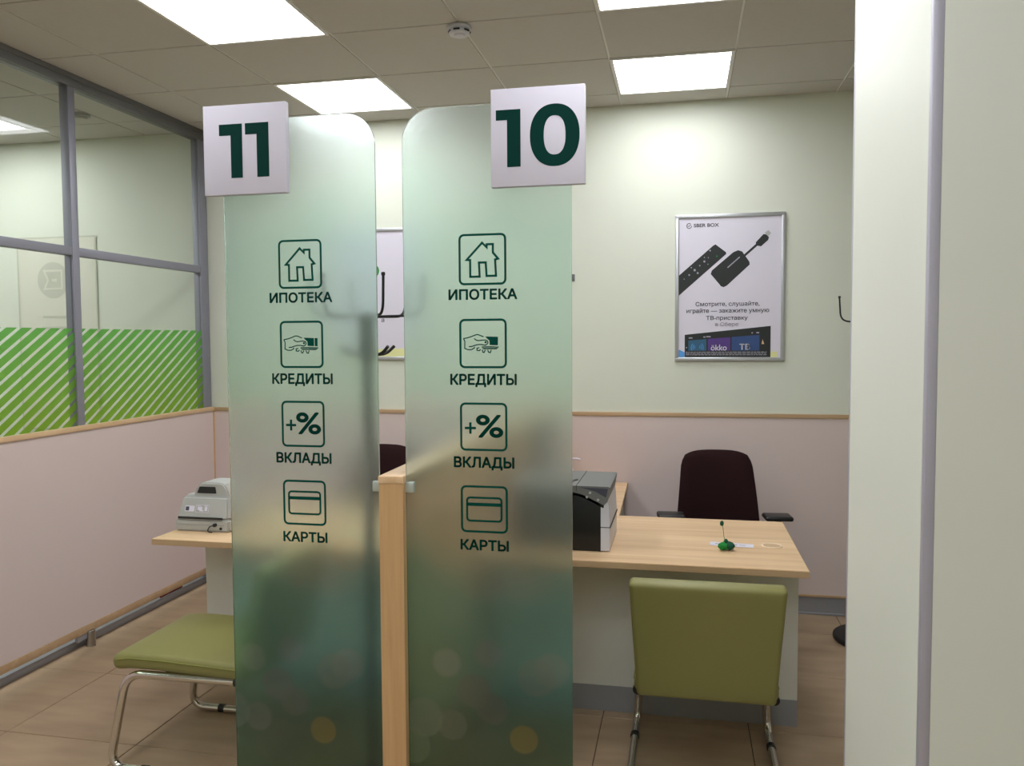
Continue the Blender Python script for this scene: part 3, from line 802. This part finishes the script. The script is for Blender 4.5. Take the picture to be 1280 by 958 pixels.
# ================================================================ COAT RACKS
def coat_rack(loc, rz, label):
    t = thing('coat_rack', label, 'coat rack', loc, rz, 'black coat racks')
    obj('base', cyl((0, 0, 0.014), .163, .028, n=56, bev=.009), M['softblack'], t)
    obj('pole', cyl((0, 0, .86), .020, 1.68, n=24), M['softblack'], t)
    obj('hub', cyl((0, 0, 1.63), .028, .13, n=24, bev=.006), M['softblack'], t)
    for k in range(6):
        a = math.radians(-135 + 60 * k); ca, sa = math.cos(a), math.sin(a)
        p = [(ca * .018, sa * .018, 1.686), (ca * .190, sa * .190, 1.690), (ca * .198, sa * .198, 1.815)]
        hk = obj('coat_hook', tube(round_path(p, .045), .0045, 10), M['softblack'], t)
        obj('hook_tip', cyl((ca * .198, sa * .198, 1.818), .0065, .012, n=14, bev=.003), M['softblack'], hk)
    for k in range(6):
        a = math.radians(-105 + 60 * k); ca, sa = math.cos(a), math.sin(a)
        p = [(ca * .018, sa * .018, 1.555), (ca * .065, sa * .065, 1.558), (ca * .095, sa * .095, 1.585)]
        obj('small_hook', tube(round_path(p, .02), .0055, 10), M['softblack'], t)
    obj('lower_hub', cyl((0, 0, 1.555), .023, .05, n=24, bev=.005), M['softblack'], t)
    return t
rk = coat_rack((-1.058, 2.66, 0), math.radians(22), 'black coat rack standing close behind the left frosted screen')
rk2 = dup(rk, (1.003, 4.56, 0), math.radians(4), 'black coat rack mostly hidden behind the tall column, base and one hook visible')

for c_ in rk2.children:
    if c_.name.startswith('base'): c_.scale = (1.27, 1.27, 1)
# ================================================================ THINGS ON THE DESKS
DZ = .7455
# printer: side profile in (x,z), extruded along y ; its front faces +x
pr = thing('printer', 'desktop printer with black side and slanted grey control panel, half behind the glass', 'printer', (-.48, 3.45, DZ))
x0, x1 = -.21, .194
obj('lower_body', box(x0, x1 - .032, -.17, .20, .0, .240, bev=.006), M['black'], pr)
pf = prism([(x1 - .034, 0.004), (x1 + .002, .004), (x1 + .002, .10), (x1 - .002, .19), (x1 - .006, .21), (x1 - .034, .215)], -.168, .20); obj('front_cover', pf, M['printer_white'], pr, label='white front cover')
obj('cover_seam', box(x1 - .035, x1 + .0065, -.1685, .1985, .098, .101), M['darkslot'], pr)
tp = prism([(x0, .240), (.05, .240), (.09, .230), (x1 - .02, .190), (x1 - .006, .205), (x1 + .004, .262), (x1 - .002, .266), (x0, .268)], -.172, .202)
obj('top_housing', tp, M['printer_grey'], pr)
obj('dark_band', prism([(x0, .228), (.05, .228), (.092, .218), (x1 - .022, .178), (x1 - .02, .192), (.09, .232), (.05, .242), (x0, .242)], -.170, .2), M['black'], pr)
obj('control_panel', prism([(.075, .262), (x1 - .004, .258), (x1 - .012, .222), (.14, .246)], -.174, -.172), M['ink'], pr)
obj('seam', box(.061, .063, -.1728, .2, .245, .2685), M['darkslot'], pr)
lat = prism([(.026, -.12), (.034, -.12), (.040, -.06), (.052, -.05), (.052, -.02), (.034, -.03)], .268, .2695, 'xy'); obj('latch', lat, M['black'], pr)
for i, (a, b) in enumerate(((.105, .222), (.118, .240), (.15, .212))): obj('button', cyl((a, -.1745, b), .005, .003, 'y', 12), M['grey_plastic'], pr)
# monitor seen edge-on behind the right screen
mo = thing('monitor', 'dark monitor on the desk return, blurred behind the right frosted screen', 'monitor', (-.66, 3.98, DZ), 0)
obj('stand_base', box(-.09, .09, -.11, .11, 0, .012, bev=.004), M['black'], mo)
obj('neck', box(-.05, -.03, -.03, .03, .01, .22, bev=.003), M['black'], mo)
obj('screen_housing', box(-.03, .0, -.26, .26, .13, .46, bev=.006), M['black'], mo)
obj('screen_surface', box(.0, .001, -.25, .25, .14, .45), M['printblack'], mo)
# pump bottle
pu = pump = thing('pump_bottle', 'white pump dispenser bottle whose head shows above the printer', 'bottle', (-.595, 4.46, DZ))
obj('body', cyl((0, 0, .065), .03, .13, n=28, bev=.008), M['paper'], pu)
obj('collar', cyl((0, 0, .142), .013, .028, n=20, r2=.010), M['paper'], pu)
obj('pump_head', add_tube(cyl((0, 0, .185), .006, .05, n=12), round_path([(-.005, 0, .21), (.03, 0, .212), (.05, 0, .206)], .01), .006, 10), M['paper'], pu)
pump.scale = (.96, .96, .96)
# paper strip and green felt flower
st = thing('paper_strip', 'narrow white printed paper strip lying behind the small green plant ornament', 'paper', (.205, 3.490, DZ), -.10)
obj('sheet', box(-.088, .088, -.030, .030, .0002, .0012), M['paper'], st)
sp = bmn(); add_box(sp, -.01, .022, -.003, .003, .0012, .0015); o = obj('red_print', sp, M['red'], st)
sp = bmn(); add_box(sp, -.066, -.056, -.006, .006, .0012, .0015); add_box(sp, -.048, -.03, -.004, .004, .0012, .0015); add_box(sp, .03, .055, -.003, .003, .0012, .0015); obj('grey_print', sp, M['inklight'], st)
fl = thing('plant_ornament', 'small green ornament with a thin stem and bud on the right desk', 'ornament', (.178, 3.40, DZ))
def blob(c, r, seed, m, name, sq=.7):
    rnd = random.Random(seed); g = bmesh.new(); bmesh.ops.create_icosphere(g, subdivisions=3, radius=r)
    for v in g.verts: v.co *= 1 + .16 * math.sin(v.co.x * 300 + seed) * math.sin(v.co.y * 260 + seed) + rnd.uniform(-.06, .06); v.co.z *= sq
    g.transform(Matrix.Translation(c)); return obj(name, g, m, fl)
blob((-.012, -.002, .016), .019, 1, M['leafgreen'], 'leaf_cluster', .85); blob((.014, 0, .018), .018, 2, M['deepgreen'], 'leaf_cluster', .95); blob((.0, .008, .030), .011, 5, M['deepgreen'], 'leaf_cluster', 1.2)
obj('stem', tube([(-.004, .004, .03), (-.010, .004, .06), (-.012, .004, .085), (-.017, .004, .105)], .0016, 6), M['stem'], fl)
blob((-.018, .004, .108), .008, 7, M['deepgreen'], 'bud', 1.3)

# banknote counter on the left desk
cm = thing('counting_machine', 'grey banknote counting machine with a carry handle on the left desk', 'office machine', (-2.122, 3.40, DZ), 0)
def frustum(bm, b, t):
    """b,t = (x0,x1,y0,y1,z)"""
    V = []
    for (a, c, d, e, z) in (b, t): V.append([bm.verts.new(p) for p in ((a, d, z), (c, d, z), (c, e, z), (a, e, z))])
    bm.faces.new(V[0][::-1]); bm.faces.new(V[1])
    for k in range(4): bm.faces.new((V[0][k], V[0][(k + 1) % 4], V[1][(k + 1) % 4], V[1][k]))
    return bm
g = bmesh.new(); frustum(g, (-.135, .135, -.095, .13, 0), (-.135, .135, -.095, .13, .055)); 
bmesh.ops.bevel(g, geom=g.edges[:], offset=.008, segments=3, affect='EDGES'); obj('base', g, M['grey_plastic'], cm)
g = bmesh.new(); frustum(g, (-.133, .133, -.094, .13, .05), (-.112, .122, -.064, .11, .160)); bmesh.ops.bevel(g, geom=g.edges[:], offset=.014, segments=4, affect='EDGES'); obj('upper_body', g, M['grey_plastic'], cm)
g = prism([(-.066, .13), (-.066, .158), (-.05, .190), (-.036, .210), (-.020, .217), (.070, .217), (.088, .210), (.104, .186), (.116, .155), (.116, .13)], -.052, .085)
bmesh.ops.bevel(g, geom=[e for e in g.edges], offset=.006, segments=3, affect='EDGES', clamp_overlap=True); hd = obj('carry_handle', g, M['grey_plastic'], cm)
g = prism([(-.046, .168), (-.032, .198), (.046, .198), (.050, .168)], -.0545, -.0515); obj('handle_opening', g, M['darkslot'], hd)
obj('banknote_slot', box(-.118, .10, -.097, -.090, .058, .066), M['darkslot'], cm)
obj('lower_step', box(-.12, .11, -.0965, -.09, .030, .033), M['grey_plastic2'], cm)
lb = Matrix.Translation((0, -.081, .10)) @ Matrix.Rotation(-.31, 4, 'X')
obj('barcode_sticker', box(-.09, -.045, -.0012, .0006, -.012, .014, mtx=lb), M['paper'], cm)
obj('sticker_print', box(-.087, -.070, -.0017, -.0011, -.008, .010, mtx=lb), M['ink'], cm)
g = bmn(); add_stroke(g, rrect(-.036, .028, -.015, .020, .002, 1), .0015, True)
for a, b, c, d in ((-.028, -.005, -.004, .010), (-.018, .002, -.010, -.004), (.008, .02, -.008, .012), (-.03, -.012, .013, .016), (.004, .024, .014, .017)): add_poly(g, [(a, c), (b, c), (b, d), (a, d)])
g = flat(g, .0006); g.transform(lb @ Matrix.Translation((0, -.0008, 0))); obj('printed_label', g, M['paper'], cm)
obj('power_plug', cyl((.068, -.100, .034), .008, .014, 'y', 16), M['black'], cm)
obj('power_cable', tube(round_path([(.066, -.108, .034), (.05, -.115, .03), (.040, -.115, .012), (.045, -.112, .004), (.06, -.11, .003)], .012), .0022, 8), M['black'], cm)
obj('socket', cyl((.095, -.0965, .018), .006, .004, 'y', 14), M['black'], cm)

# ================================================================ POSTERS ON THE BACK WALL
def framed(name, label, x0, x1, z0, z1):
    t = thing(name, label, 'poster', ((x0 + x1) / 2, YW - .0005, z0))
    w_ = (x1 - x0) / 2; h = z1 - z0; b = .022
    fb = bmn()
    for (a, c, d, e) in ((-w_, w_, 0, b), (-w_, w_, h - b, h)): add_box(fb, a, c, -.016, 0, d, e, bev=.004, seg=3)
    for (a, c, d, e) in ((-w_, -w_ + b, 0, h), (w_ - b, w_, 0, h)): add_box(fb, a, c, -.0158, 0, d, e, bev=.004, seg=3)
    obj('frame', fb, M['chrome_frame'], t)
    obj('sheet', box(-w_ + .01, w_ - .01, -.008, -.001, .01, h - .01), M['paper'], t)
    return t
M['chrome_frame'] = mat('silver_snap_frame', srgb(195, 197, 202), .3, metal=.7)
pt = framed('framed_poster', 'silver framed advertising poster with remote and stick on the wall above the right desk', -.044, .574, 1.472, 2.326)
PW, PH = .574, .810
def pp(p): return (-PW / 2 + (p[0] - 82) / (676 - 82) * PW, .022 + PH - (p[1] - 88) / (880 - 88) * PH)
def pobj(name, bm, m, y, parent=pt):
    for v in bm.verts: v.co.y = y
    return obj(name, bm, m, parent)
def poly(pts): return add_poly(bmn(), [pp(p) for p in pts])
k_ = PW / 594
bm = bmn(); add_stroke(bm, [pp(p) for p in circle(141, 129, 14, 20)][:18], .0042); add_stroke(bm, [pp(p) for p in ((132, 128), (139, 133), (152, 121))], .0035)
pobj('emblem', bm, M['ink'], -.0086)
bm = bmn(); c = pp((242, 128)); add_text(bm, 'SBER BOX', c[0], c[1], width=146 * k_, height=20 * k_, bold=.03); pobj('heading', bm, M['ink'], -.0086)
pobj('remote_picture', poly([(82, 525), (82, 410), (285, 243), (297, 238), (358, 283), (360, 293)]), M['printblack'], -.0086)
bm = bmn()
for (a, b, r) in ((175, 381, 7), (232, 333, 6), (193, 398, 6), (143, 408, 5), (205, 356, 4), (255, 312, 3), (265, 272, 5), (253, 349, 3), (113, 431, 3), (155, 366, 4), (232, 310, 3)): add_poly(bm, [pp(p) for p in circle(a, b, r, 10)])
pobj('remote_buttons', bm, M['inklight'], -.0090)
pobj('remote_green_button', add_poly(bmn(), [pp(p) for p in circle(305, 305, 7, 3)]), M['leafgreen'], -.0090)
pobj('stick_picture', poly([(270, 405), (276, 385), (400, 285), (428, 274), (452, 282), (494, 340), (496, 356), (365, 472), (345, 481), (330, 475)]), M['printblack'], -.0086)
bm = bmn(); add_stroke(bm, [pp((368, 371)), pp((438, 312))], .006); pobj('stick_mark', bm, M['inklight'], -.0090)
bm = bmn(); add_stroke(bm, [pp((462, 308)), pp((545, 238))], .013); pobj('stick_cable', bm, M['printblack'], -.0087)
pobj('stick_plug', poly([(530, 232), (573, 188), (588, 190), (605, 206), (600, 222), (560, 256), (530, 250)]), M['printblack'], -.0089)
pobj('plug_tip', poly([(580, 181), (601, 166), (617, 183), (598, 203)]), M['grey_plastic'], -.0088)
for s, cx, cy, wd, hh, m in (('Смотрите, слушайте,', 368, 578, 372, 33, 'ink'), ('играйте — закажите умную', 369, 616, 482, 33, 'ink'), ('ТВ-приставку', 366, 658, 242, 31, 'ink'), ('в Сбере', 366, 694, 135, 29, 'inklight')):
    bm = bmn(); c = pp((cx, cy)); add_text(bm, s, c[0], c[1], width=wd * k_, height=hh * k_, bold=.018); pobj('lettering', bm, M[m], -.0086)
pobj('television_picture', poly([(118, 750), (620, 703), (620, 879), (118, 879)]), M['printblack'], -.0086)
pobj('picture_tile', poly([(140, 783), (247, 775), (247, 842), (140, 842)]), M['teal'], -.0088)
pobj('picture_tile', poly([(255, 774), (388, 765), (388, 842), (255, 842)]), M['purple'], -.0088)
pobj('picture_tile', poly([(395, 764), (556, 753), (556, 842), (395, 842)]), M['navy'], -.0088)
bm = bmn()
for r in (14, 24, 34):
    add_stroke(bm, [pp((185 - r * math.cos(a) + 6, 825 + r * math.sin(a))) for a in [-.8 + .2 * q for q in range(7)]], .003)
    add_stroke(bm, [pp((197 + r * math.cos(a) - 2, 825 + r * math.sin(a))) for a in [-.8 + .2 * q for q in range(7)]], .0025)
pobj('wave_emblem', bm, M['blue'], -.0090)
bm = bmn(); c = pp((320, 824)); add_text(bm, 'ökko', c[0], c[1], width=92 * k_, height=34 * k_, bold=.015); pobj('lettering', bm, M['white_ink'], -.0090)
bm = bmn(); c = pp((472, 820)); add_text(bm, 'ТВ', c[0], c[1], width=60 * k_, height=34 * k_, bold=.03); pobj('lettering', bm, M['white_ink'], -.0090)
bm = bmn()
for zz in (848, 856, 864):
    x = 124
    while x < 596:
        L_ = random.uniform(8, 26); add_poly(bm, [pp(p) for p in ((x, zz), (min(x + L_, 598), zz), (min(x + L_, 598), zz + 3.5), (x, zz + 3.5))]); x += L_ + 4
for (a, b, wd) in ((142, 765, 22), (228, 760, 14), (246, 758, 26), (510, 738, 8), (538, 737, 16)): add_poly(bm, [pp(p) for p in ((a, b), (a + wd, b), (a + wd, b + 7), (a, b + 7))])
add_poly(bm, [pp(p) for p in circle(129, 824, 4, 8)])
pobj('small_print', bm, M['inklight'], -.0090)
pobj('amber_mark', poly([(568, 805), (574, 778), (584, 805)]), M['beech'], -.0090)
pobj('blue_corner', poly([(83, 835), (117, 850), (117, 879), (83, 879)]), M['blue'], -.0087)
pobj('yellow_corner', poly([(621, 848), (660, 848), (660, 879), (621, 879)]), M['yellow'], -.0087)

p2 = framed('framed_poster', 'silver framed white poster partly visible in the gap between the two screens', -2.24, -1.63, 1.480, 2.312)
def p2o(name, bm, m, y): return pobj(name, bm, m, y, p2)
p2o('yellow_band', add_poly(bmn(), [(-.283, .023), (.283, .023), (.283, .075), (-.283, .060)]), M['yellow'], -.0088)
p2o('green_spot', add_poly(bmn(), circle(.028, .565, .024, 24, .035)), M['leafgreen'], -.0088)
bm = bmn(); add_text(bm, 'а', .072, .252, width=.02, height=.022, bold=.01); p2o('lettering', bm, M['ink'], -.0088)
# little grey hook on the wall beside the right screen
hk = thing('wall_hook', 'tiny grey hook on the wall just right of the number 10 screen', 'hook', (-.650, YW - .001, 1.975))
obj('plate', box(-.012, .012, -.004, 0, -.022, .022, bev=.002), M['alu_dark'], hk)
obj('prong', tube(round_path([(0, -.003, .0), (0, -.035, -.005), (0, -.04, .02)], .012), .004, 8), M['alu_dark'], hk)
